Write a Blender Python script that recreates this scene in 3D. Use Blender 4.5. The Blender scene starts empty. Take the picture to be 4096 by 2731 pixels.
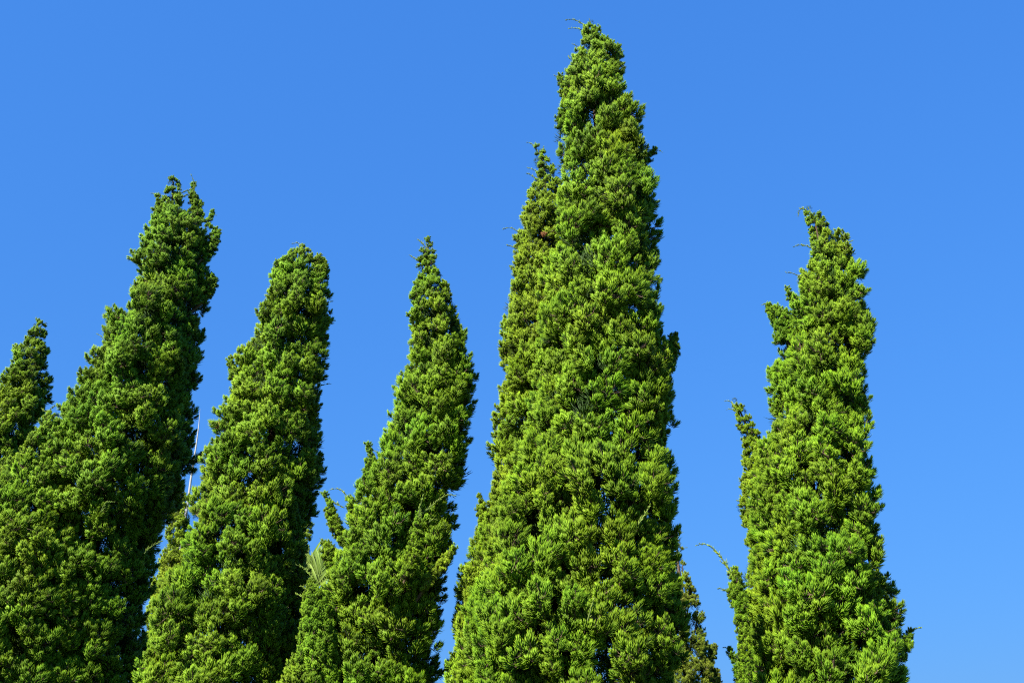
import bpy, math, random
import numpy as np
from mathutils import Vector, Matrix, noise

R = math.radians
rng = np.random.default_rng(7)
random.seed(7)
scene = bpy.context.scene
col = scene.collection

# ------------------------------------------------------------------ camera
PITCH = R(24.0)
CAM_Z = 1.6
LENS = 35.0
cam_d = bpy.data.cameras.new('camera')
cam_d.lens = LENS
cam_d.sensor_width = 36.0
cam_d.clip_end = 4000
cam = bpy.data.objects.new('camera', cam_d)
cam.location = (0, 0, CAM_Z)
cam.rotation_euler = (R(90) + PITCH, 0, 0)
col.objects.link(cam)
scene.camera = cam

# ------------------------------------------------------------------ light
SUN_AZ = R(39)       # to the left of straight behind the camera
SUN_EL = R(40)
world = bpy.data.worlds.new('World')
scene.world = world
world.use_nodes = True
wn = world.node_tree.nodes
wl = world.node_tree.links
bg = wn['Background']
sky = wn.new('ShaderNodeTexSky')
sky.sky_type = 'NISHITA'
sky.sun_disc = False
sky.sun_elevation = SUN_EL
sky.sun_rotation = math.pi + SUN_AZ
sky.altitude = 0
sky.air_density = 2.0
sky.dust_density = 0.0
sky.ozone_density = 10.0
# the camera's rendering of a clear sky: one tone curve over the whole dome
sep = wn.new('ShaderNodeSeparateColor'); comb = wn.new('ShaderNodeCombineColor')
wl.new(sky.outputs[0], sep.inputs[0])
for ch, (ex, gn) in enumerate(((0.50, 0.300), (0.40, 0.905), (0.30, 2.46))):
    pw = wn.new('ShaderNodeMath'); pw.operation = 'POWER'; pw.inputs[1].default_value = ex
    ml = wn.new('ShaderNodeMath'); ml.operation = 'MULTIPLY'; ml.inputs[1].default_value = gn
    wl.new(sep.outputs[ch], pw.inputs[0]); wl.new(pw.outputs[0], ml.inputs[0]); wl.new(ml.outputs[0], comb.inputs[ch])
wl.new(comb.outputs[0], bg.inputs['Color'])
bg.inputs['Strength'].default_value = 0.10
sun_d = bpy.data.lights.new('sun', 'SUN')
sun_d.energy = 5.0
sun_d.angle = R(0.53)
sun_d.color = (1.0, 0.95, 0.86)
sun = bpy.data.objects.new('sun', sun_d)
to_sun = Vector((-math.sin(SUN_AZ) * math.cos(SUN_EL), -math.cos(SUN_AZ) * math.cos(SUN_EL), math.sin(SUN_EL)))
sun.rotation_euler = to_sun.to_track_quat('Z', 'Y').to_euler()
sun.location = to_sun * 40
col.objects.link(sun)
scene.view_settings.view_transform = 'Standard'
scene.view_settings.look = 'None'
scene.view_settings.exposure = 1.2
scene.view_settings.gamma = 1.0
scene.view_settings.use_curve_mapping = False
scene.cycles.use_denoising = False
scene.cycles.filter_width = 1.15
scene.cycles.max_bounces = 6
scene.cycles.diffuse_bounces = 3
scene.cycles.glossy_bounces = 2
scene.cycles.transmission_bounces = 3
scene.cycles.transparent_max_bounces = 4

# ------------------------------------------------------------------ photo geometry
FPX = LENS / 36.0 * 4096
SP, CP = math.sin(PITCH), math.cos(PITCH)

def at(x, y, Y):
    """point on the ray through photo pixel (x, y) at ground distance Y"""
    u = (x - 2048) / FPX
    v = -(y - 1365.5) / FPX
    d = (u, CP - v * SP, SP + v * CP)
    t = Y / d[1]
    return Vector((d[0] * t, Y, CAM_Z + d[2] * t))

CROPS = {'o': (0, 0, 2352 / 4096), 1: (0, 600, 1.4256), 2: (0, 1600, 1.3862), 3: (800, 900, 1.4259),
         4: (900, 1700, 1.5209), 5: (1900, 50, 1.4933), 6: (1800, 1500, 1.2737),
         7: (2700, 750, 1.4936), 8: (2600, 1700, 1.5208), 9: (640, 1600, 2.6133), 10: (1150, 2150, 3.135)}

def px(c, x, y):
    x0, y0, s = CROPS[c]
    return x0 + x / s, y0 + y / s

def cp(c, x, y, Y):
    a, b = px(c, x, y)
    return at(a, b, Y)

# ------------------------------------------------------------------ materials
def new_mat(name):
    m = bpy.data.materials.new(name)
    m.use_nodes = True
    nt = m.node_tree
    nt.nodes.clear()
    out = nt.nodes.new('ShaderNodeOutputMaterial')
    return m, nt.nodes, nt.links, out

def foliage_mat(name, deep, mid, tip, trans=0.08):
    m, n, l, out = new_mat(name)
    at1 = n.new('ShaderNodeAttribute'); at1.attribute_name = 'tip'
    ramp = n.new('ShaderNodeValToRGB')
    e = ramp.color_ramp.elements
    e[0].position = 0.05; e[0].color = (*deep, 1)  # young tips are paler by growth; cord feet also carry painted occlusion shade
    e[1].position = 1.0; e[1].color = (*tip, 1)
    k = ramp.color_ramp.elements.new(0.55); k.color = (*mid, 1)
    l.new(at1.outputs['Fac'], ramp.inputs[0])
    at2 = n.new('ShaderNodeAttribute'); at2.attribute_name = 'var'
    info = n.new('ShaderNodeObjectInfo')
    geo = n.new('ShaderNodeNewGeometry')
    noi = n.new('ShaderNodeTexNoise'); noi.inputs['Scale'].default_value = 1.7; noi.inputs['Detail'].default_value = 2
    l.new(geo.outputs['Position'], noi.inputs['Vector'])
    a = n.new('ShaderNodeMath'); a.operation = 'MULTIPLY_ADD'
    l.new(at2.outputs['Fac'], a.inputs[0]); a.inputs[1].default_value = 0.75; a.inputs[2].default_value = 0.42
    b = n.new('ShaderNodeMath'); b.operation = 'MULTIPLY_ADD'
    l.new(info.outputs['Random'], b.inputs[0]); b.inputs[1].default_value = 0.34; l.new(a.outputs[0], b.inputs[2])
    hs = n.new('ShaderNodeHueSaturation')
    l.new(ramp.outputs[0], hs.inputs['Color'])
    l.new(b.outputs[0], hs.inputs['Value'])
    h = n.new('ShaderNodeMath'); h.operation = 'MULTIPLY_ADD'
    l.new(noi.outputs[0], h.inputs[0]); h.inputs[1].default_value = 0.07; h.inputs[2].default_value = 0.465
    l.new(h.outputs[0], hs.inputs['Hue'])
    p = n.new('ShaderNodeBsdfPrincipled')
    l.new(hs.outputs[0], p.inputs['Base Color'])
    p.inputs['Roughness'].default_value = 0.55
    p.inputs['Specular IOR Level'].default_value = 0.18
    t = n.new('ShaderNodeBsdfTranslucent')
    l.new(hs.outputs[0], t.inputs['Color'])
    mx = n.new('ShaderNodeMixShader'); mx.inputs[0].default_value = trans
    l.new(p.outputs[0], mx.inputs[1]); l.new(t.outputs[0], mx.inputs[2])
    l.new(mx.outputs[0], out.inputs['Surface'])
    return m

def plain_mat(name, c1, c2, scale, rough=0.85, bump=0.4, stretch=(1, 1, 1)):
    m, n, l, out = new_mat(name)
    tc = n.new('ShaderNodeTexCoord')
    mp = n.new('ShaderNodeMapping'); mp.inputs['Scale'].default_value = stretch
    l.new(tc.outputs['Object'], mp.inputs['Vector'])
    noi = n.new('ShaderNodeTexNoise'); noi.inputs['Scale'].default_value = scale; noi.inputs['Detail'].default_value = 6
    l.new(mp.outputs[0], noi.inputs['Vector'])
    r = n.new('ShaderNodeValToRGB')
    r.color_ramp.elements[0].position = 0.3; r.color_ramp.elements[0].color = (*c1, 1)
    r.color_ramp.elements[1].position = 0.7; r.color_ramp.elements[1].color = (*c2, 1)
    l.new(noi.outputs[0], r.inputs[0])
    p = n.new('ShaderNodeBsdfPrincipled'); p.inputs['Roughness'].default_value = rough
    l.new(r.outputs[0], p.inputs['Base Color'])
    bp = n.new('ShaderNodeBump'); bp.inputs['Strength'].default_value = bump; bp.inputs['Distance'].default_value = 0.02
    l.new(noi.outputs[0], bp.inputs['Height']); l.new(bp.outputs[0], p.inputs['Normal'])
    l.new(p.outputs[0], out.inputs['Surface'])
    return m

M = {}
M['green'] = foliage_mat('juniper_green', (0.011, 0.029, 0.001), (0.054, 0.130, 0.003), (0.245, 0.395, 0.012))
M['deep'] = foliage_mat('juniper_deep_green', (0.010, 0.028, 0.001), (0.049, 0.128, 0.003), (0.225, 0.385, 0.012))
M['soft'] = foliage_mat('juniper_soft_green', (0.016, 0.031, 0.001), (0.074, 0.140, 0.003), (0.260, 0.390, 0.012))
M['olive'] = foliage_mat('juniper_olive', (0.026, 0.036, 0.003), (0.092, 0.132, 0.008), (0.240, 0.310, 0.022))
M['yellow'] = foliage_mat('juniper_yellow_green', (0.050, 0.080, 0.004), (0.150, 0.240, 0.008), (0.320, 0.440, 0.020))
M['shoot'] = foliage_mat('young_shoot_green', (0.080, 0.120, 0.020), (0.150, 0.230, 0.030), (0.250, 0.330, 0.050))
M['palm'] = foliage_mat('palm_leaf_green', (0.080, 0.140, 0.015), (0.160, 0.250, 0.035), (0.260, 0.360, 0.080))
M['bark'] = plain_mat('juniper_bark', (0.05, 0.028, 0.016), (0.15, 0.095, 0.06), 9, 0.9, 0.8, (1, 1, 0.15))
M['dry'] = plain_mat('dry_brown_foliage', (0.16, 0.06, 0.02), (0.34, 0.15, 0.05), 30)
M['pole'] = plain_mat('weathered_pole', (0.27, 0.27, 0.25), (0.38, 0.38, 0.35), 6, 0.55, 0.1, (1, 1, 0.1))
M['grass'] = plain_mat('lawn', (0.035, 0.06, 0.012), (0.075, 0.11, 0.025), 1.3, 0.95, 0.6)

# ------------------------------------------------------------------ mesh helpers
def nrm(a):
    return a / np.maximum(np.linalg.norm(a, axis=-1, keepdims=True), 1e-9)

def build_mesh(name, V, F, tip=None, var=None, mi=None, smooth=True):
    """V (n,3); F list of arrays (k,3) or (k,4)"""
    me = bpy.data.meshes.new(name)
    V = np.asarray(V, np.float32)
    loops = np.concatenate([f.ravel() for f in F]).astype(np.int32)
    tot = np.concatenate([np.full(len(f), f.shape[1], np.int32) for f in F])
    start = np.concatenate([[0], np.cumsum(tot)[:-1]]).astype(np.int32)
    me.vertices.add(len(V)); me.vertices.foreach_set('co', V.ravel())
    me.loops.add(len(loops)); me.loops.foreach_set('vertex_index', loops)
    me.polygons.add(len(tot)); me.polygons.foreach_set('loop_start', start)
    if smooth:
        me.polygons.foreach_set('use_smooth', np.ones(len(tot), bool))
    if mi is not None:
        me.polygons.foreach_set('material_index', np.asarray(mi, np.int32))
    me.update(calc_edges=True)
    for nm, arr in (('tip', tip), ('var', var)):
        if arr is not None:
            at_ = me.attributes.new(nm, 'FLOAT', 'POINT')
            at_.data.foreach_set('value', np.asarray(arr, np.float32))
    return me

def cords(p0, d, L, rad, up, bend, sides=3, spike=False):
    """many little scale-leaf cords at once. p0,d (n,3); L,rad (n,). returns V, tris, tip, idx of cord"""
    n = len(p0)
    d = nrm(d)
    e1 = nrm(np.cross(d, np.array([0.31, 0.77, 0.55])))
    e2 = np.cross(d, e1)
    d2 = nrm(d + bend[:, None] * up)
    p1 = p0 + d * (L * 0.55)[:, None]
    p2 = p1 + d2 * (L * 0.45)[:, None]
    V = []
    tips = []
    if spike:
        for k in range(3):
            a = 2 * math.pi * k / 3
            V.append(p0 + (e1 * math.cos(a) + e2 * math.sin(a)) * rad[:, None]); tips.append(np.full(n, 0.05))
        V.append(p2); tips.append(np.full(n, 0.42))  # stays at the dark ramp end: old foliage tone plus painted shade
        V = np.stack(V, 1)
        m = 4
        base = (np.arange(n) * m)[:, None]
        F = np.concatenate([base + np.array([[0, 1, 3]]), base + np.array([[1, 2, 3]]), base + np.array([[2, 0, 3]])])
    else:
        for q, (pp, rr, tv) in enumerate(((p0, 0.8, 0.12), (p1, 1.0, 0.62))):
            for k in range(3):
                a = 2 * math.pi * k / 3
                V.append(pp + (e1 * math.cos(a) + e2 * math.sin(a)) * (rad * rr)[:, None]); tips.append(np.full(n, tv))
        V.append(p2); tips.append(np.ones(n))
        V = np.stack(V, 1)
        m = 7
        base = (np.arange(n) * m)[:, None]
        f = []
        for k in range(3):
            j = (k + 1) % 3
            f += [[k, j, 3 + j], [k, 3 + j, 3 + k], [3 + k, 3 + j, 6]]
        F = np.concatenate([base + np.array([t]) for t in f])
    tips = np.stack(tips, 1)
    return V.reshape(-1, 3), F, tips.reshape(-1), m

def tube(P, rad, sides=7):
    """tube along polyline; P (n,3), rad (n,)"""
    P = np.asarray(P, float)
    n = len(P)
    T = nrm(np.gradient(P, axis=0))
    ref = np.array([0.2, 0.95, 0.1]) if abs(T[:, 1]).mean() < 0.8 else np.array([1.0, 0, 0])
    e1 = nrm(np.cross(T, ref)); e2 = np.cross(T, e1)
    V = []
    for k in range(sides):
        a = 2 * math.pi * k / sides
        V.append(P + (e1 * math.cos(a) + e2 * math.sin(a)) * np.asarray(rad)[:, None])
    V = np.stack(V, 1).reshape(-1, 3)
    F = []
    for i in range(n - 1):
        for k in range(sides):
            j = (k + 1) % sides
            F.append([i * sides + k, i * sides + j, (i + 1) * sides + j, (i + 1) * sides + k])
    return V, np.array(F)

def rand_dirs(n, axis, spread, r):
    """directions within a cone (max angle spread) round axis"""
    axis = nrm(np.asarray(axis, float)[None])[0]
    c = 1 - r.random(n) * (1 - math.cos(spread))
    s = np.sqrt(1 - c * c); ph = r.random(n) * 2 * math.pi
    e1 = nrm(np.cross(axis, [0.3, 0.5, 0.81])[None])[0]; e2 = np.cross(axis, e1)
    return c[:, None] * axis + (s * np.cos(ph))[:, None] * e1 + (s * np.sin(ph))[:, None] * e2

# ------------------------------------------------------------------ foliage tufts
AX = nrm(np.array([[0.72, 0, 0.70]]))[0]     # a tuft grows outward (+X) and up (+Z)

def tuft_mesh(name, Rt, seed, axis=AX, cone=1.75, sub_r=0.085, dens=1.0):
    r = np.random.default_rng(seed)
    VV, FF, TT, WW, MI = [], [], [], [], []
    off = 0
    nsub = max(5, int(0.86 * 2 * math.pi * Rt * Rt * (1 - math.cos(cone)) / (math.pi * (sub_r * 0.75) ** 2)))
    # evenly spread sub-clump directions
    cand = rand_dirs(nsub * 8, axis, cone, r)
    dirs = [cand[0]]
    for _ in range(nsub - 1):
        dd = np.max(cand @ np.array(dirs).T, axis=1)
        dirs.append(cand[np.argmin(dd + r.random(len(cand)) * 0.05)])
    for i, a in enumerate(dirs):
        reach = Rt * r.uniform(0.60, 1.18) * (1.0 if a @ axis > 0 else 0.8)
        sr = sub_r * r.uniform(0.75, 1.3)
        a2 = nrm((a * 0.8 + np.array([0, 0, 0.75]) + r.normal(0, 0.13, 3))[None])[0]
        tipc = a * reach
        H = sr * 0.95
        base = tipc - a2 * sr * 1.55
        nc = int(dens * 92 * (sr / 0.085) ** 1.3)
        # a brush: cords leave a short stem, wide at its foot and upright at its top
        s = r.random(nc) ** 0.85
        th = np.clip(1.05 * (1 - s) + 0.10 + r.normal(0, 0.12, nc), 0, 1.3)
        ph = r.random(nc) * 2 * math.pi
        e1 = nrm(np.cross(a2, [0.3, 0.5, 0.81])[None])[0]; e2 = np.cross(a2, e1)
        rad_d = np.cos(ph)[:, None] * e1 + np.sin(ph)[:, None] * e2
        d = a2 * np.cos(th)[:, None] + rad_d * np.sin(th)[:, None]
        p0 = base + a2 * (H * s)[:, None] + d * (sr * 0.12)
        L = sr * (1.0 - 0.35 * s) * r.uniform(0.75, 1.2, nc)
        rad = r.uniform(0.0025, 0.0038, nc)
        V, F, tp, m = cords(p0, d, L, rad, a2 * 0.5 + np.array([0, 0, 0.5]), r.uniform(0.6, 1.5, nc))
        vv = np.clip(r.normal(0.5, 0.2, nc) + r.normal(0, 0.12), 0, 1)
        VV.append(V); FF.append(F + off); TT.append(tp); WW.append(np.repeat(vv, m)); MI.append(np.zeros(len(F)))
        off += len(V)
        # twig to the sub-clump
        P = np.stack([np.zeros(3), base * 0.5 + np.array([0, 0, -0.01]), base, tipc - a2 * sr * 0.5])
        tv, tf = tube(P, [0.007, 0.0055, 0.0045, 0.003], 4)
        tf = np.concatenate([tf[:, [0, 1, 2]], tf[:, [0, 2, 3]]])
        VV.append(tv); FF.append(tf + off); TT.append(np.zeros(len(tv))); WW.append(np.zeros(len(tv))); MI.append(np.ones(len(tf)))
        off += len(tv)
    me = build_mesh(name, np.concatenate(VV), [np.concatenate(FF)], np.concatenate(TT), np.concatenate(WW), np.concatenate(MI))
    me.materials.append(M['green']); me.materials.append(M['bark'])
    return me

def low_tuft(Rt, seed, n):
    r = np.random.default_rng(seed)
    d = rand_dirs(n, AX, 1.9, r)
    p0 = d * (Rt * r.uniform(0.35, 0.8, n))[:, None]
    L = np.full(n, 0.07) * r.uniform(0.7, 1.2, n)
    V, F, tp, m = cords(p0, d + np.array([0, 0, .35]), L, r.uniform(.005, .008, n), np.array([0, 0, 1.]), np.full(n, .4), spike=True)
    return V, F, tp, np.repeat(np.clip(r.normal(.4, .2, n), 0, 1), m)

BIG = [tuft_mesh('tuft_big', 0.235, 100 + i, sub_r=0.074) for i in range(6)]
MED = [tuft_mesh('tuft_medium', 0.155, 200 + i, sub_r=0.066) for i in range(6)]
SMA = [tuft_mesh('tuft_small', 0.090, 300 + i, axis=nrm(np.array([[0.45, 0, 0.9]]))[0], sub_r=0.052) for i in range(5)]
LOW = [low_tuft(0.20, 400 + i, 130) for i in range(6)]
FAM = ((0.235, BIG), (0.155, MED), (0.090, SMA))

def link(o, parent=None):
    col.objects.link(o)
    if parent is not None:
        o.parent = parent
    return o

def mesh_obj(name, me, parent, *mats):
    for m in mats:
        me.materials.append(m)
    return link(bpy.data.objects.new(name, me), parent)

def set_mats(o, fol):
    o.material_slots[0].link = 'OBJECT'
    o.material_slots[0].material = fol

def place_tuft(p, phi, size, lift, fol, parent, base):
    nom, fam = min(FAM, key=lambda f: abs(math.log(f[0] / size)))
    o = bpy.data.objects.new('foliage_tuft', random.choice(fam))
    s = size / nom
    rot = Matrix.Rotation(phi + random.gauss(0, 0.25), 4, 'Z') @ Matrix.Rotation(-lift + random.gauss(0, 0.16), 4, 'Y') @ Matrix.Rotation(random.gauss(0, 0.25), 4, 'X')
    flip = random.choice((-1, 1))
    o.matrix_world = Matrix.Translation(Vector(p) - base) @ rot @ Matrix.Diagonal((s * random.uniform(.92, 1.08), flip * s, s * random.uniform(.92, 1.12), 1))
    link(o, parent)
    set_mats(o, fol)
    return o

# ------------------------------------------------------------------ crown volumes
class Volume:
    """crown traced as left and right edge per height, standing at depth Y"""
    def __init__(self, rows, Y, down=None, base_x=None, smooth=9, squash=1.0):
        z, xl, xr = [], [], []
        for c, y, a, b in rows:
            A = cp(c, a, y, Y); B = cp(c, b, y, Y)
            z.append(A.z); xl.append(A.x); xr.append(B.x)
        o = np.argsort(z)
        z, xl, xr = np.array(z)[o], np.array(xl)[o], np.array(xr)[o]
        if down is not None:
            w = (xr[0] - xl[0]) / 2; cx = (xr[0] + xl[0]) / 2
            bx = cx if base_x is None else base_x
            z = np.concatenate([[down, down + 0.4], z])
            xl = np.concatenate([[bx - w * .55, bx - w * .9], xl]); xr = np.concatenate([[bx + w * .55, bx + w * .9], xr])
        self.z0, self.z1 = z[0], z[-1]
        g = np.linspace(self.z0, self.z1, 240)
        self.g = g
        self.xl = np.interp(g, z, xl); self.xr = np.interp(g, z, xr)
        k = np.ones(31) / 31
        mid = (self.xl + self.xr) / 2; rad = (self.xr - self.xl) / 2
        pad = lambda a: np.convolve(np.concatenate([np.full(15, a[0]), a, np.full(15, a[-1])]), k, 'valid')
        self.cx = mid * 0.35 + pad(mid) * 0.65; self.rm = np.minimum(pad(rad), rad * 1.15)
        self.Y = Y; self.squash = squash
    def ev(self, z):
        f = lambda a: np.interp(z, self.g, a)
        return f(self.cx), f(self.xl), f(self.xr), f(self.rm)
    def radius(self, z, phi):
        cx, xl, xr, rm = self.ev(z)
        c = np.cos(phi)
        side = np.where(c > 0, xr - cx, cx - xl)
        w = np.abs(c) ** 1.5
        return np.maximum(side * w + rm * self.squash * (1 - w), 0.01)

def scatter(vol, n_try, smax, pack, smin=0.05, frac=0.46, jit=0.10, zmin=-9):
    """dart throwing of tufts over the crown's surface -> list (p, phi, size, lift)"""
    out_p, out_s, out = np.zeros((0, 3)), np.zeros(0), []
    wz = np.interp(vol.g, vol.g, np.maximum(vol.rm, 0.08) ** 0.9); wz /= wz.sum()
    for k in range(n_try):
        z = rng.choice(vol.g, p=wz) + rng.uniform(-.03, .03)
        ph = rng.uniform(-math.pi, math.pi)
        cx, xl, xr, rm = vol.ev(z)
        r = float(vol.radius(z, ph))
        decay = 1.0 - 0.35 * k / n_try
        size = min(smax * rng.uniform(0.72, 1.12), max(smin, frac * rm * rng.uniform(.85, 1.15))) * decay
        rr = max(0.0, r - size * 0.85 + float(np.clip(rng.normal(-.02, jit), -.2, .1)) * min(1, rm / .4) * (0.2 if abs(math.cos(ph)) > .8 else 1))
        # big billows and hollows over the face of the crown
        nz_ = noise.noise(Vector((cx + r * math.cos(ph), vol.Y + r * math.sin(ph), z)) * 1.55 + Vector((vol.Y * 3.1, 0, 0)))
        rr = max(0.0, rr + float(np.clip(0.30 * nz_, -.13, .2)) * min(1, rm / .75) * (1 - .8 * abs(math.cos(ph)) ** 3))
        p = np.array([cx + rr * math.cos(ph), vol.Y + rr * math.sin(ph), z - size * (0.35 if smax > .18 else 0.22)])
        if z > vol.z1 - size * 0.6: p[2] -= size * 0.35
        if len(out_s):
            dd = np.linalg.norm(out_p - p, axis=1)
            if np.any(dd < pack * (out_s + size)):
                continue
        out_p = np.vstack([out_p, p]); out_s = np.append(out_s, size)
        lift = 0.75 * max(0.0, 1 - r / 0.22) if r < 0.22 else 0.0
        out.append((p, ph, size, lift))
    return out

def visible_rank(t):
    p, ph, size, lift = t
    n = np.array([math.cos(ph), math.sin(ph), 0.25])
    v = np.array([0, 0, CAM_Z]) - p
    d = np.linalg.norm(v)
    f = (n @ v) / d
    u, w = p[0], p[1]
    fy = w * CP + (p[2] - CAM_Z) * SP
    sx = 2048 + FPX * p[0] / fy
    sy = 1365.5 - FPX * (-(w) * SP + (p[2] - CAM_Z) * CP) / fy
    inside = -120 < sx < 4216 and -120 < sy < 2860
    return inside, f, size / d

def low_crown(items, seed=0):
    V, F, T, W = [], [], [], []
    off = 0
    for i, (p, ph, size, lift) in enumerate(items):
        v, f, t, w = LOW[i % len(LOW)]
        s = size / 0.20
        c, sn = math.cos(ph), math.sin(ph)
        rot = np.array([[c, -sn, 0], [sn, c, 0], [0, 0, 1]])
        V.append(v @ rot.T * s + p); F.append(f + off); T.append(t); W.append(w); off += len(v)
    return np.concatenate(V), np.concatenate(F), np.concatenate(T), np.concatenate(W)

def branch_path(a, b, sag=0.0, n=7, wob=0.02):
    a, b = np.asarray(a, float), np.asarray(b, float)
    t = np.linspace(0, 1, n)[:, None]
    P = a * (1 - t) + b * t
    P[:, 2] -= sag * np.sin(math.pi * t[:, 0]) * np.linalg.norm(b - a)
    P[1:-1] += rng.normal(0, wob, (n - 2, 3))
    return P

def shoot_mesh(P, seed, L0=0.055, L1=0.018, width=1.0, step=0.0075, bare=0.0):
    """thin arching young shoot: stem with little cords along it, P (n,3) from base to tip"""
    r = np.random.default_rng(seed)
    P = np.asarray(P, float)
    seg = np.linalg.norm(np.diff(P, axis=0), axis=1)
    cum = np.concatenate([[0], np.cumsum(seg)]); tot = cum[-1]
    tt = np.linspace(0, tot, max(6, int(tot / 0.03)))
    Q = np.stack([np.interp(tt, cum, P[:, k]) for k in range(3)], 1)
    for _ in range(3):
        Q[1:-1] = (Q[:-2] + 2 * Q[1:-1] + Q[2:]) / 4
    V1, F1 = tube(Q, np.linspace(0.0065 * width, 0.0016, len(Q)), 5)
    n = int(tot / step)
    s = np.sort(r.uniform(bare, 1, n))
    p0 = np.stack([np.interp(s * tot, tt, Q[:, k]) for k in range(3)], 1)
    T = nrm(np.gradient(Q, axis=0))
    td = nrm(np.stack([np.interp(s * tot, tt, T[:, k]) for k in range(3)], 1))
    rd = nrm(r.normal(0, 1, (n, 3)))
    d = nrm(td * 0.9 + rd * 0.75 + np.array([0, 0, 0.25]))
    L = (L0 * (1 - s) + L1 * s) * r.uniform(.6, 1.2, n)
    V2, F2, tp, m = cords(p0, d, L, r.uniform(.0032, .0050, n), td, np.full(n, .6))
    w = np.repeat(np.clip(r.normal(.55, .15, n), 0, 1), m)
    # a second order: side cords on the lower cords
    V = np.concatenate([V1, V2])
    F1t = np.concatenate([F1[:, [0, 1, 2]], F1[:, [0, 2, 3]]])
    return build_mesh('shoot', V, [np.concatenate([F1t, F2 + len(V1)])],
                      np.concatenate([np.full(len(V1), .1), tp]), np.concatenate([np.full(len(V1), .5), w]))

CAMP = np.array([0, 0, CAM_Z])

def tree(name, label, group, rows, Y, fol='green', base_x=None, smax=0.235, branches=(), shoots=(),
         n_try=5200, pack=0.60, n_limb=16, trunk_r=0.13, inner=0.62, sparse=1.0, low_scale=1.0, dry=()):
    vol = Volume(rows, Y, down=0.35, base_x=base_x)
    bx = float(vol.cx[0])
    base = Vector((bx, Y, 0))
    root = bpy.data.objects.new(name, None)
    root.empty_display_size = 0.3
    root.location = base
    root['label'] = label; root['category'] = 'tree'
    if group: root['group'] = group
    link(root)
    bnp = np.array(base)
    # trunk
    zt = np.linspace(-0.1, vol.z1 - 0.12, 26)
    cx = vol.ev(np.maximum(zt, vol.z0))[0]
    wob = np.cumsum(rng.normal(0, .012, (26, 2)), axis=0); wob -= np.linspace(0, 1, 26)[:, None] * wob[-1]
    P = np.stack([cx + wob[:, 0] - bx, wob[:, 1], zt], 1)
    rad = trunk_r * (1 - np.linspace(0, 1, 26)) ** 0.8 + 0.008
    rad[0] *= 1.4; rad[1] *= 1.12
    V, F = tube(P, rad, 10)
    trunk = mesh_obj('trunk', build_mesh('trunk', V, [F]), root, M['bark'])
    # foliage on the surface
    items = scatter(vol, int(n_try * sparse), smax, pack)
    ranked = []
    rest = []
    for it in items:
        ins, f, sz = visible_rank(it)
        (ranked if (ins and f > -0.6) else rest).append((sz * (1.2 + f), it))
    ranked.sort(key=lambda a: -a[0])
    keep = [a[1] for a in ranked[:298]]; rest = [a[1] for a in rest] + [a[1] for a in ranked[298:]]
    # inner twigs and old foliage, also coloured darker to deepen shade between the tufts
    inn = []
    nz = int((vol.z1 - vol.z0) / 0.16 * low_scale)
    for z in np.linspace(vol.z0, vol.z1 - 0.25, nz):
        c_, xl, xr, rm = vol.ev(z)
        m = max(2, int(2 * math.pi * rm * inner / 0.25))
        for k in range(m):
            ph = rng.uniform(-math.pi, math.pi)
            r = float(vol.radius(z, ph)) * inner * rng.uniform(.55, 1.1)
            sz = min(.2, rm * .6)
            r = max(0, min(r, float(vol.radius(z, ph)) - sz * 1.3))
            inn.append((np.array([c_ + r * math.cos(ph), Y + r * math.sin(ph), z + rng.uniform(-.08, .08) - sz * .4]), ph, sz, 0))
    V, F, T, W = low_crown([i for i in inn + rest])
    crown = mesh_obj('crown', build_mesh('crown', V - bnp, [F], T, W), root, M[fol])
    crown['kind'] = 'stuff'
    for p, ph, size, lift in keep:
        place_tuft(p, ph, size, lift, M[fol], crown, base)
    # limbs from the trunk out to tufts
    pick = sorted(items, key=lambda t: t[0][2])
    step = max(1, len(pick) // n_limb)
    for p, ph, size, lift in pick[step // 2::step]:
        zb = max(0.3, p[2] - rng.uniform(.5, 1.0))
        a = np.array([float(np.interp(zb, zt, P[:, 0])), float(np.interp(zb, zt, P[:, 1])), zb])
        L = branch_path(a, p - bnp, .10, 8, .015)
        rb = 0.35 * float(np.interp(zb, zt, rad)) + .006
        v, f = tube(L, np.linspace(rb, .007, 8), 6)
        mesh_obj('limb', build_mesh('limb', v, [f]), trunk, M['bark'])
    # side branches
    for br in branches:
        dY = br.get('dY', 0); bv = Volume(br['rows'], Y + dY, smooth=3)
        bf = M[br.get('fol', fol)]
        bi = scatter(bv, br.get('n', 1500), br.get('smax', .17), br.get('pack', .50), smin=.055, frac=br.get('frac', .62), jit=.02)
        zz = np.linspace(bv.z0, bv.z1 - .04, 9)
        S = np.stack([bv.ev(zz)[0] - bx, np.full(9, dY), zz], 1)
        zb = max(.4, bv.z0 - .5)
        st = np.array([[float(np.interp(zb, zt, P[:, 0])), 0, zb]])
        S = np.concatenate([st, (st + S[:1]) / 2 + [[0, 0, -.08]], S])
        v, f = tube(S, np.linspace(.020, .005, len(S)), 6)
        bo = mesh_obj('side_branch', build_mesh('side_branch', v, [f]), root, M['bark'])
        if br.get('label'): bo['label'] = br['label']
        vis, hid = [], []
        for it in bi:
            ins, fc, sz = visible_rank(it)
            (vis if ins else hid).append(it)
        for p, ph, size, lift in vis:
            place_tuft(p, ph, size, lift, bf, bo, base)
        # core of old foliage, with the same shade put into its colour
        co = []
        for z in np.linspace(bv.z0, bv.z1 - .12, max(3, int((bv.z1 - bv.z0) / .09))):
            c_, xl, xr, rm = bv.ev(z)
            co.append((np.array([c_, Y + dY, z - .05]), rng.uniform(-3, 3), max(.04, min(.16, rm * .7)), 0))
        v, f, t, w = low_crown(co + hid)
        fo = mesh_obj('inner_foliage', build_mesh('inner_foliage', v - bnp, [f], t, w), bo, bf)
        fo['kind'] = 'stuff'
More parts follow.
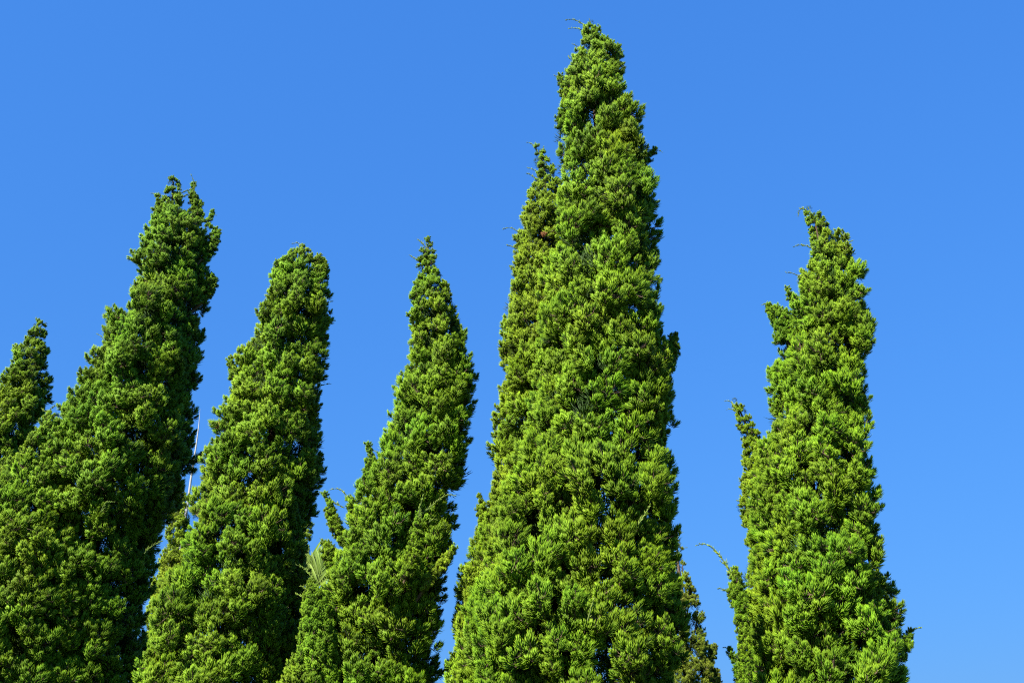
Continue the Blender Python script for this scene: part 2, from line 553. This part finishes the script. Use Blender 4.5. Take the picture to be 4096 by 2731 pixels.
    for i, sh in enumerate(shoots):
        c, pts = sh[0], sh[1]
        opt = sh[2] if len(sh) > 2 else {}
        dY = opt.get('dY', 0)
        Pp = np.array([cp(c, x, y, Y + dY) for x, y in pts]) - bnp
        if dY == 0:      # root the shoot inside the crown
            q = Pp[0] - np.array([0, 0, .05]); ax_x = float(vol.ev(q[2])[0]) - bx
            gap = ax_x - q[0]
            Pp = np.concatenate([[q + np.array([math.copysign(min(abs(gap), .22), gap), 0, -.06])], Pp])
        me = shoot_mesh(Pp, i + int(Y * 100), opt.get('L0', .05), opt.get('L1', .016), bare=opt.get('bare', 0))
        mesh_obj('shoot', me, root, M[opt.get('mat', 'shoot')])
    # a few dead brown sprays
    for (c, x, y, dY) in dry:
        p = np.array(cp(c, x, y, Y + dY)) - bnp
        o = bpy.data.objects.new('dead_spray', SMA[0]); link(o, root)
        o.location = p; o.scale = (.45,) * 3; o.rotation_euler = (0, .4, -1.6)
        set_mats(o, M['dry'])
    return root

# ------------------------------------------------------------------ ground
g = 600.0
nx = 60
gx = np.sign(np.linspace(-1, 1, nx)) * np.abs(np.linspace(-1, 1, nx)) ** 2.2 * g
XX, YY = np.meshgrid(gx, gx + 0.0)
ZZ = 0.04 * np.sin(XX * .31) * np.cos(YY * .27) * (np.hypot(XX, YY) < 60)
V = np.stack([XX.ravel(), YY.ravel(), ZZ.ravel() - 0.03], 1)
idx = np.arange(nx * nx).reshape(nx, nx)
F = np.stack([idx[:-1, :-1], idx[:-1, 1:], idx[1:, 1:], idx[1:, :-1]], -1).reshape(-1, 4)
gr = mesh_obj('ground', build_mesh('ground', V, [F]), None, M['grass'])
gr['kind'] = 'structure'

# ------------------------------------------------------------------ the junipers
def rows(c, *data):
    return [(c, *d) for d in data]

GROUP = None
# big juniper with two leaders (left)
A_Y = 11.9
tree('juniper_tree', 'tall dark green juniper with forked double tip beside the thin pole', GROUP,
     rows(1, (140, 965, 1000), (170, 950, 1020), (215, 960, 1035), (245, 945, 1042), (290, 915, 1048), (330, 875, 1052), (370, 862, 1090),
          (420, 870, 1150), (460, 862, 1200), (520, 862, 1215), (570, 868, 1205), (610, 820, 1195), (650, 787, 1190), (700, 777, 1190),
          (740, 785, 1200), (780, 755, 1195), (840, 732, 1180), (880, 735, 1160), (950, 700, 1140), (1000, 632, 1125), (1050, 618, 1130),
          (1080, 590, 1130), (1130, 575, 1130), (1200, 567, 1120), (1240, 532, 1090), (1300, 468, 1085), (1350, 455, 1075), (1430, 450, 1088),
          (1480, 425, 1070)) +
     rows(2, (60, 405, 1040), (180, 345, 1070), (240, 320, 1025), (340, 280, 990), (420, 260, 1025), (500, 240, 1000), (600, 200, 935),
          (700, 180, 885), (780, 160, 870), (870, 140, 860), (1000, 110, 840), (1120, 80, 815), (1250, 60, 800), (1400, 40, 795), (1568, 20, 790)),
     A_Y, 'deep', trunk_r=.16,
     branches=(
         dict(rows=rows(1, (175, 1095, 1110), (215, 1085, 1118), (250, 1070, 1130), (290, 1075, 1162), (340, 1078, 1172), (400, 1070, 1180)), dY=.1, label='second upright tip of the fork'),
         dict(rows=rows(1, (250, 885, 905), (285, 888, 930), (330, 880, 950), (380, 870, 960)), dY=-.1, n=600),
         dict(rows=rows(1, (350, 1195, 1228), (385, 1165, 1222), (420, 1150, 1210), (450, 1200, 1265), (500, 1180, 1262), (550, 1170, 1255), (590, 1150, 1215)), dY=0, n=900),
         dict(rows=rows(1, (690, 1160, 1200), (725, 1165, 1248), (770, 1160, 1240), (815, 1160, 1222), (860, 1150, 1185)), dY=.05, n=900),
         dict(rows=rows(2, (60, 240, 285), (140, 205, 385), (250, 130, 400), (400, 40, 420), (600, -50, 450), (900, -120, 480), (1200, -190, 500), (1568, -240, 520)),
              dY=-.6, n=3200, smax=.23, frac=.46, pack=.60, fol='green', label='broad lower side leader crowding the left of the trunk'),
     ),
     shoots=((1, [(985, 165), (980, 148), (968, 145), (957, 158)]), (1, [(1108, 240), (1106, 200), (1100, 165), (1088, 137)]), (1, [(1112, 215), (1118, 195), (1120, 180)]),
             (1, [(895, 262), (885, 248), (872, 244), (857, 247)]), (1, [(750, 800), (752, 775), (744, 762)]), (1, [(600, 1110), (585, 1070), (570, 1052), (552, 1048)]),
             (1, [(480, 1315), (475, 1295), (463, 1285)]), (2, [(262, 120), (262, 70), (285, 40), (310, 28), (342, 30)], dict(dY=-.6, L0=.06)), (2, [(262, 75), (245, 55), (228, 45)], dict(dY=-.6)),
             (2, [(560, 620), (575, 570), (600, 558), (635, 565)], dict(dY=-1.25)), (2, [(800, 850), (850, 800), (905, 780)], dict(dY=-.8, L0=.07)),
             (1, [(1210, 380), (1222, 362), (1232, 372)]), (1, [(1240, 470), (1258, 450), (1266, 456)])))

# juniper with blunt crown between the pole and the pointed one
tree('juniper_tree', 'blunt topped juniper with level billows, right beside the thin pole', GROUP,
     rows(3, (105, 570, 600), (130, 562, 630), (165, 545, 660), (190, 455, 710), (230, 432, 742), (270, 410, 742), (330, 402, 732), (400, 397, 732),
          (420, 365, 738), (470, 358, 745), (530, 335, 758), (580, 337, 738), (630, 295, 733), (660, 262, 738), (720, 245, 738), (770, 235, 725),
          (830, 218, 697), (900, 185, 697), (970, 158, 690), (1040, 165, 690), (1070, 115, 702), (1130, 78, 693), (1200, 68, 688), (1300, 38, 705),
          (1350, 28, 690), (1420, 8, 685), (1500, -10, 640)) +
     [(4, 280, -170, 560), (4, 330, -185, 540), (4, 400, -195, 525), (4, 470, -200, 515), (4, 560, -190, 505), (4, 700, -210, 500), (4, 800, -250, 495),
      (4, 900, -345, 490), (4, 1000, -375, 485), (4, 1100, -395, 475), (4, 1250, -450, 465), (4, 1400, -490, 460), (4, 1568, -520, 440)],
     11.0, 'green', trunk_r=.15,
     branches=(dict(rows=rows(3, (192, 450, 540), (225, 435, 560), (265, 410, 560), (300, 405, 560)), n=700, smax=.16),
               dict(rows=rows(3, (175, 655, 705), (205, 640, 738), (240, 640, 745), (280, 640, 742)), n=700, smax=.16),
               dict(rows=rows(3, (752, 145, 195), (790, 148, 215), (830, 155, 225), (865, 160, 235), (900, 190, 250)), n=700),
               dict(rows=rows(9, (990, 265, 350), (1050, 275, 375), (1120, 300, 400), (1180, 330, 420)), n=500, dY=.5, fol='deep'),
               dict(rows=rows(4, (165, 560, 612), (210, 545, 600), (260, 520, 590), (310, 500, 560)), n=500, dY=.2),
               ),
     shoots=((3, [(575, 125), (572, 100), (560, 98), (540, 103), (521, 108)]), (3, [(690, 915), (710, 907), (745, 906)]), (3, [(665, 185), (680, 170), (700, 172)]),
             (3, [(735, 440), (750, 430), (763, 434)]), (3, [(750, 555), (762, 540), (772, 545)])),
     dry=((3, 388, 462, -.35), (2, 1205, 140, -.4)))

# pointed juniper with the many side tips
tree('juniper_tree', 'narrow pointed juniper with several small side leaders low on its flank', GROUP,
     rows(3, (70, 1290, 1315), (100, 1262, 1333), (150, 1242, 1348), (200, 1228, 1360), (260, 1236, 1373), (300, 1234, 1393), (330, 1200, 1417),
          (380, 1192, 1432), (420, 1200, 1438), (450, 1215, 1458), (500, 1198, 1488), (550, 1198, 1522), (600, 1225, 1533), (650, 1190, 1528),
          (710, 1192, 1528), (760, 1195, 1572), (820, 1175, 1575), (850, 1135, 1560), (880, 1105, 1547), (930, 1092, 1582), (1000, 1110, 1577), (1060, 1112, 1572),
          (1100, 1065, 1558), (1150, 1048, 1558), (1200, 1032, 1543), (1230, 1022, 1533), (1290, 1022, 1525), (1330, 1030, 1500), (1400, 1010, 1510),
          (1470, 985, 1478)) +
     rows(4, (330, 860, 1430), (400, 800, 1372), (440, 785, 1388), (490, 770, 1408), (560, 748, 1418), (620, 735, 1396), (680, 728, 1403), (740, 715, 1400),
          (800, 700, 1385), (880, 640, 1368), (940, 600, 1335), (1010, 590, 1350), (1080, 580, 1345), (1150, 560, 1330), (1220, 550, 1292), (1300, 530, 1305),
          (1390, 500, 1322), (1500, 470, 1290), (1568, 440, 1225)),
     10.4, 'green', trunk_r=.14,
     branches=(dict(rows=rows(3, (1245, 952, 970), (1290, 942, 998), (1350, 928, 1028), (1420, 920, 1050), (1500, 900, 1060)), n=900, dY=-.2),
               dict(rows=rows(4, (412, 592, 625), (450, 597, 660), (510, 602, 682), (570, 615, 705), (640, 640, 740), (700, 680, 760)), n=1000, dY=-.15),
               dict(rows=rows(4, (430, 735, 765), (470, 725, 790), (520, 735, 800)), n=500, dY=-.1),
               dict(rows=rows(4, (690, 592, 625), (730, 575, 680), (790, 580, 700), (850, 600, 720)), n=800, dY=-.1),
               dict(rows=rows(4, (540, 1160, 1200), (620, 1125, 1215), (720, 1110, 1210), (820, 1080, 1200), (900, 1060, 1160)), n=900, dY=-.7, label='bright upright side branch with yellow tip'),
               dict(rows=rows(4, (740, 1370, 1412), (800, 1310, 1385), (860, 1250, 1350), (920, 1210, 1300), (980, 1180, 1260)), n=800, dY=-.55, fol='yellow', label='yellow green side branch slanting out'),
               dict(rows=rows(4, (940, 495, 555), (1000, 475, 600), (1100, 455, 650), (1200, 450, 680), (1320, 445, 690), (1450, 380, 700), (1568, 310, 720)), n=2200, smax=.2, frac=.5, dY=-.6,
                    label='low sunlit side leader with whippy tip'),
               ),
     shoots=((3, [(1262, 95), (1250, 84), (1234, 80)]), (3, [(1228, 195), (1215, 182), (1194, 172)]), (3, [(962, 1270), (955, 1245), (945, 1228)]),
             (4, [(605, 440), (595, 415), (570, 404)]), (4, [(750, 450), (735, 415), (705, 388), (680, 380), (640, 394)], dict(L0=.06)),
             (4, [(545, 1000), (530, 930), (500, 880), (465, 855), (430, 848)], dict(dY=-.6, L0=.07)), (4, [(520, 1020), (480, 985), (455, 975)], dict(dY=-.6, L0=.05)), (4, [(500, 1060), (460, 1040), (430, 1022)], dict(dY=-.6)),
             (4, [(1180, 560), (1185, 500), (1195, 450), (1210, 420)], dict(dY=-.95, L0=.06)), (4, [(1200, 540), (1270, 480), (1330, 430), (1370, 418), (1408, 430)], dict(dY=-.9, L0=.06)),
             (4, [(1240, 590), (1265, 570), (1290, 575)], dict(dY=-.9)), (4, [(600, 720), (590, 695), (575, 685)])))

# the tallest
D_ROWS = rows(5, (48, 680, 697), (70, 640, 715), (100, 633, 742), (150, 632, 782), (180, 640, 818), (215, 617, 868), (260, 602, 893), (300, 560, 897),
              (340, 550, 882), (360, 545, 864), (380, 505, 856), (430, 500, 860), (500, 512, 898), (540, 515, 928), (580, 497, 952), (620, 480, 975), (670, 482, 982),
              (700, 515, 996), (750, 520, 1020), (800, 500, 1012), (830, 512, 1030), (880, 525, 1040), (920, 512, 1028), (960, 492, 1020), (1030, 482, 1048),
              (1080, 472, 1080), (1140, 478, 1100), (1230, 478, 1102), (1300, 468, 1090), (1370, 452, 1072), (1420, 432, 1083), (1500, 405, 1092), (1568, 385, 1088)) + \
    rows('o', (740, 1240, 1522), (800, 1232, 1540), (850, 1228, 1536), (900, 1222, 1543), (960, 1210, 1548), (1000, 1198, 1528), (1080, 1172, 1546), (1150, 1146, 1540),
         (1220, 1122, 1543), (1300, 1096, 1558), (1400, 1074, 1572), (1500, 1062, 1552), (1568, 1050, 1548))
tree('juniper_tree', 'tallest bright green juniper, a huge broad column of billowing tufts', GROUP, D_ROWS, 9.4, 'green', trunk_r=.22, n_try=9000, smax=.25, pack=.61,
     n_limb=24,
     branches=(dict(rows=rows('o', (765, 1535, 1560), (800, 1520, 1566), (835, 1505, 1552), (870, 1490, 1540)), n=700, smax=.19),
               dict(rows=rows(5, (812, 1060, 1095), (845, 1010, 1072), (885, 985, 1062), (930, 970, 1035)), n=500),
               dict(rows=rows(5, (375, 485, 540), (420, 488, 560), (470, 495, 570), (510, 510, 580)), n=600, dY=-.05),
               dict(rows=rows(5, (585, 490, 560), (630, 472, 580), (680, 478, 580), (710, 520, 590)), n=600, dY=-.05)),
     shoots=((5, [(690, 75), (688, 55), (682, 36)], dict(L0=.03)), (5, [(655, 80), (630, 58), (600, 45), (570, 38), (540, 46)]), (5, [(640, 105), (615, 95), (590, 92), (562, 98)]),
             (5, [(625, 215), (610, 197), (580, 190)]), (5, [(605, 235), (595, 222)]), (5, [(560, 280), (552, 262), (560, 255)]), (5, [(490, 390), (482, 376), (472, 374)]),
             (5, [(870, 240), (885, 222), (888, 232)]), (5, [(980, 640), (1000, 622), (1016, 628)]), (5, [(1070, 840), (1090, 815), (1105, 818), (1118, 836)]),
             (6, [(700, 1250), (722, 1180), (735, 1130)], dict(dY=-1.3)), (6, [(960, 760), (1000, 700), (1020, 660)], dict(dY=-1.0))))

# slim one behind its left shoulder
tree('juniper_tree', 'slim juniper spire pressed against the back left of the tallest juniper', GROUP,
     rows(5, (778, 335, 358), (800, 345, 405), (850, 352, 438), (900, 362, 470), (950, 360, 500), (1000, 340, 520), (1070, 305, 530), (1130, 290, 540),
          (1200, 268, 545), (1260, 258, 545), (1300, 240, 545), (1350, 230, 545), (1420, 220, 545), (1490, 215, 550), (1568, 222, 560)) +
     rows('o', (690, 1168, 1330), (750, 1138, 1330), (800, 1148, 1332), (860, 1154, 1335), (900, 1142, 1340), (960, 1122, 1345), (1020, 1130, 1345), (1080, 1130, 1350),
          (1150, 1124, 1350), (1200, 1098, 1355), (1260, 1075, 1360), (1330, 1045, 1360), (1420, 1033, 1360), (1500, 1030, 1370), (1568, 1025, 1370)),
     10.3, 'soft', trunk_r=.12, smax=.2, n_limb=10,
     branches=(dict(rows=rows('o', (1135, 1092, 1112), (1160, 1090, 1122), (1195, 1092, 1132), (1225, 1090, 1140)), n=500, dY=-.2),),
     shoots=((5, [(350, 800), (342, 780), (328, 774), (312, 778)]), (5, [(412, 820), (410, 800)]), (5, [(362, 945), (345, 932), (312, 928)]), (5, [(350, 980), (330, 965), (305, 960)]),
             (5, [(245, 1305), (225, 1285), (200, 1280), (166, 1295)]), (5, [(225, 1400), (210, 1392), (188, 1390)])),
     dry=((5, 410, 1325, -.5), (6, 300, 650, -.7)))

# sparse one behind its right foot
tree('juniper_tree', 'thin olive juniper showing its bare trunk behind the tallest juniper', GROUP,
     rows(8, (640, 140, 200), (700, 130, 185), (740, 120, 222), (850, 110, 208), (920, 100, 248), (990, 90, 282), (1040, 85, 303), (1100, 70, 328), (1200, 60, 328),
          (1300, 60, 345), (1340, 60, 375), (1400, 60, 385), (1500, 60, 395), (1568, 60, 410)),
     20.0, 'olive', trunk_r=.12, smax=.24, sparse=.12, low_scale=.12, inner=.5, n_limb=22,
     branches=(dict(rows=rows(8, (1335, 350, 412), (1370, 345, 415), (1410, 340, 405)), n=300, dY=.1), dict(rows=rows(8, (1480, 370, 425), (1530, 370, 435), (1568, 360, 435)), n=300, dY=.1)),
     shoots=((8, [(185, 660), (195, 645), (205, 650)]), (8, [(215, 745), (222, 735), (227, 745)])))

# right-hand juniper
tree('juniper_tree', 'isolated juniper with hooked tip and a horn like arm near its top', GROUP,
     rows(7, (122, 760, 795), (150, 762, 848), (190, 773, 898), (230, 791, 933), (270, 799, 962), (310, 806, 1030), (350, 795, 1050), (400, 783, 1058), (440, 777, 1065),
          (480, 752, 1092), (520, 715, 1122), (560, 710, 1118), (610, 718, 1118), (640, 695, 1128), (690, 682, 1126), (740, 695, 1128), (790, 700, 1140), (830, 690, 1160),
          (880, 640, 1165), (940, 625, 1155), (980, 605, 1137), (1040, 598, 1146), (1100, 597, 1130), (1180, 597, 1132), (1250, 592, 1107), (1330, 598, 1110),
          (1370, 570, 1107), (1450, 545, 1118), (1500, 525, 1123), (1560, 515, 1120)) +
     rows(8, (150, 640, 1282), (250, 645, 1316), (380, 640, 1338), (480, 635, 1366), (600, 620, 1372), (680, 615, 1362), (720, 615, 1400), (790, 612, 1410), (850, 608, 1436),
          (900, 605, 1460), (1000, 605, 1508), (1080, 610, 1530), (1150, 612, 1515), (1180, 615, 1482), (1260, 612, 1476), (1320, 610, 1500), (1400, 605, 1515), (1480, 600, 1522),
          (1568, 590, 1515)),
     9.2, 'green', trunk_r=.18, n_try=7000, smax=.235, n_limb=20,
     branches=(dict(rows=rows(7, (680, 525, 590), (710, 530, 640), (745, 540, 690), (790, 565, 720), (840, 580, 730), (890, 585, 740)), n=900, smax=.14, label='horn like arm curving up and out'),
               dict(rows=rows(7, (605, 650, 700), (640, 655, 730), (680, 675, 740)), n=300),
               dict(rows=rows(7, (815, 1150, 1190), (850, 1120, 1188), (890, 1110, 1180), (940, 1090, 1160)), n=500),
               dict(rows=rows(8, (1240, 1560, 1605), (1290, 1520, 1608), (1340, 1495, 1605), (1400, 1500, 1570)), n=700, dY=-.1, label='lone side branch jutting from the outer flank'),
               dict(rows=rows(8, (875, 465, 550), (940, 480, 580), (1000, 455, 595), (1050, 468, 600), (1100, 490, 605), (1200, 512, 610), (1300, 520, 620), (1400, 520, 625), (1568, 530, 640)),
                    n=2200, smax=.15, pack=.46, dY=-.4, label='pale sunlit side leader with long bare whip'),
               dict(rows=rows(8, (1360, 470, 505), (1420, 482, 560), (1500, 492, 600), (1568, 515, 620)), n=700, dY=.55, fol='deep')),
     shoots=((7, [(775, 130), (765, 116), (750, 118), (742, 135), (734, 172)]), (7, [(800, 130), (795, 117)]), (7, [(790, 350), (760, 340), (730, 342), (706, 355)]), (7, [(720, 520), (690, 502), (660, 507)]),
             (7, [(550, 690), (535, 682), (522, 700)]), (7, [(660, 620), (655, 608), (680, 604)]), (7, [(1110, 640), (1140, 618), (1168, 616)]), (7, [(1170, 830), (1190, 805), (1205, 812)]),
             (7, [(1040, 330), (1050, 316), (1062, 317)]),
             (8, [(520, 960), (480, 880), (440, 810), (400, 760), (360, 730), (330, 714), (305, 714), (282, 730)], dict(dY=-.4, L0=.075)),
             (8, [(470, 1010), (450, 996), (415, 990)], dict(dY=-.4)), (8, [(480, 880), (455, 840), (425, 825)], dict(dY=-.4)), (8, [(500, 1390), (485, 1355), (448, 1350)], dict(dY=.55, mat='deep')),
             (8, [(1580, 1270), (1610, 1232), (1630, 1226), (1652, 1234)], dict(dY=-.1)), (8, [(1400, 720), (1415, 706), (1425, 710)])))

# slim yellowish one behind it
tree('juniper_tree', 'slim yellow green juniper with bent tip behind the isolated juniper', GROUP,
     rows(7, (1275, 318, 360), (1300, 342, 408), (1350, 352, 448), (1400, 362, 473), (1450, 372, 493), (1500, 388, 510), (1560, 386, 530)) +
     rows(8, (40, 550, 690), (150, 547, 730), (260, 557, 760), (340, 545, 770), (400, 558, 780), (450, 535, 790), (520, 543, 800), (600, 562, 810), (700, 585, 820), (800, 590, 820),
          (870, 580, 830), (930, 575, 840), (1100, 570, 860), (1300, 560, 880), (1568, 560, 900)),
     9.75, 'soft', trunk_r=.10, smax=.17, n_limb=8, n_try=4200, pack=.53,
     shoots=((7, [(355, 1300), (345, 1275), (320, 1267), (292, 1274)]), (7, [(350, 1320), (335, 1308), (310, 1326)]), (8, [(545, 460), (535, 450), (528, 458)])))

# far left small one
tree('juniper_tree', 'small juniper spire rising behind the fork tipped juniper', GROUP,
     rows(1, (960, 200, 232), (980, 183, 265), (1050, 172, 268), (1090, 148, 268), (1130, 75, 268), (1160, 75, 280), (1200, 78, 260), (1260, 22, 262), (1290, 18, 285), (1340, 5, 270),
          (1400, -20, 250), (1470, -45, 240), (1540, -65, 200)) +
     rows(2, (200, -140, 170), (300, -180, 150), (500, -240, 130), (900, -330, 110), (1568, -420, 80)),
     13.6, 'green', trunk_r=.13, smax=.2, n_limb=10,
     shoots=((1, [(215, 975), (212, 955), (204, 952)]), (1, [(255, 985), (265, 978), (270, 992)]), (1, [(275, 1295), (285, 1284), (292, 1288)])))

# young yellow green ones seen through the gaps
tree('juniper_tree', 'young yellow green juniper seen through the gap below the thin pole', GROUP,
     rows(2, (480, 985, 1022), (540, 960, 1045), (620, 930, 1060), (700, 925, 1055), (760, 915, 1060), (850, 890, 1060), (960, 870, 1060), (1080, 840, 1060), (1220, 810, 1050), (1400, 790, 1050), (1568, 770, 1040)),
     20.0, 'yellow', trunk_r=.10, smax=.22, n_limb=6, n_try=3000)
tree('juniper_tree', 'yellow green juniper peeping out behind the blunt topped juniper', GROUP,
     rows(4, (580, 480, 545), (640, 440, 543), (720, 420, 522), (800, 390, 512), (950, 360, 500), (1200, 330, 480), (1568, 300, 440)),
     19.0, 'yellow', trunk_r=.10, smax=.22, n_limb=6, n_try=2600)

# ------------------------------------------------------------------ thin pole behind the junipers
PY = 26.0
pt = [cp(9, x, y, PY) for x, y in ((419, 92), (414, 170), (404, 285), (378, 480), (350, 660), (322, 830), (302, 985))]
pt = np.array(pt)[::-1]
dirn = (pt[0] - pt[2]) / np.linalg.norm(pt[0] - pt[2])
foot = pt[0] + dirn * (pt[0][2] / -dirn[2])
Pl = np.concatenate([[foot], [foot * .6 + pt[0] * .4], pt])
wpx = np.array([0, 0, 22, 19, 16, 14, 9, 5, 2.5]) / 2.6133 / FPX * 28 / 2 * 1.15
wpx[0], wpx[1] = .11, .085
root = bpy.data.objects.new('pole', None); link(root)
root.location = Vector(foot)
root['label'] = 'thin pale grey tapering pole between two junipers'; root['category'] = 'pole'
v, f = tube(Pl - foot, wpx, 12)
mesh_obj('shaft', build_mesh('shaft', v, [f]), root, M['pole'])
v, f = tube(np.array([[0, 0, -.05], [0, 0, .12], [0, 0, .14], [0, 0, .30]]), [.16, .16, .10, .09], 16)
mesh_obj('base_collar', build_mesh('base_collar', v, [f]), root, M['pole'])

# ------------------------------------------------------------------ palm seen through the gap
def palm(Y):
    foot = at(*px(10, 300, 1500), Y); foot.z = 0
    root = bpy.data.objects.new('palm', None); link(root)
    root.location = foot
    root['label'] = 'feathery palm with strap leaflets half hidden behind the junipers'; root['category'] = 'palm'
    b = np.array(foot)
    top = np.array(cp(10, 300, 900, Y)) - b
    P = branch_path([0, 0, -.05], top, 0, 9, .02)
    v, f = tube(P, np.linspace(.09, .05, 9), 9)
    mesh_obj('trunk', build_mesh('trunk', v, [f]), root, M['bark'])
    r = np.random.default_rng(5)
    # fronds: some rise into the gap, one hangs low on the left
    tips = [(300, 250), (360, 330), (440, 340), (230, 300), (390, 430), (110, 1350), (150, 1420), (520, 700), (60, 800)]
    for i, (x, y) in enumerate(tips):
        e = np.array(cp(10, x, y, Y + r.uniform(-.25, .25))) - b
        m = (top + e) / 2 + np.array([0, 0, .18 if e[2] > top[2] else .35])
        t = np.linspace(0, 1, 14)[:, None]
        C = (1 - t) ** 2 * top + 2 * t * (1 - t) * m + t * t * e
        V1, F1 = tube(C, np.linspace(.014, .003, 14), 5)
        rach = mesh_obj('frond', build_mesh('frond', V1, [F1], np.full(len(V1), .3), np.full(len(V1), .5)), root, M['palm'])
        T = nrm(np.gradient(C, axis=0))
        for k in range(16):
            s = .3 + .7 * k / 15
            q = np.array([np.interp(s, t[:, 0], C[:, a]) for a in range(3)])
            td = np.array([np.interp(s, t[:, 0], T[:, a]) for a in range(3)])
            sd = nrm(np.cross(td, [0, -.6, .8])[None])[0] * (1 if k % 2 else -1)
            L = .50 * (1.1 - .6 * abs(s - .5)) * r.uniform(.85, 1.15)
            d = nrm((td * .9 + sd * .6 + np.array([0, 0, .12]) + r.normal(0, .08, 3))[None])[0]
            w = nrm(np.cross(d, [.2, -.9, .35])[None])[0]
            nn = np.cross(d, w)
            pts, fs, tv = [], [], []
            for j, (u, ww) in enumerate(((0, .006), (.3, .022), (.65, .018), (1, .001))):
                c = q + d * L * u + np.array([0, 0, -.10 * L * u * u])
                pts += [c - w * ww, c + nn * ww * .35, c + w * ww]; tv += [u, u, u]
                if j:
                    o = j * 3
                    fs += [[o - 3, o - 2, o + 1, o], [o - 2, o - 1, o + 2, o + 1]]
            me = build_mesh('leaflet', np.array(pts), [np.array(fs)], tv, np.full(12, r.uniform(.3, .8)))
            mesh_obj('leaflet', me, rach, M['palm'])
palm(16.5)
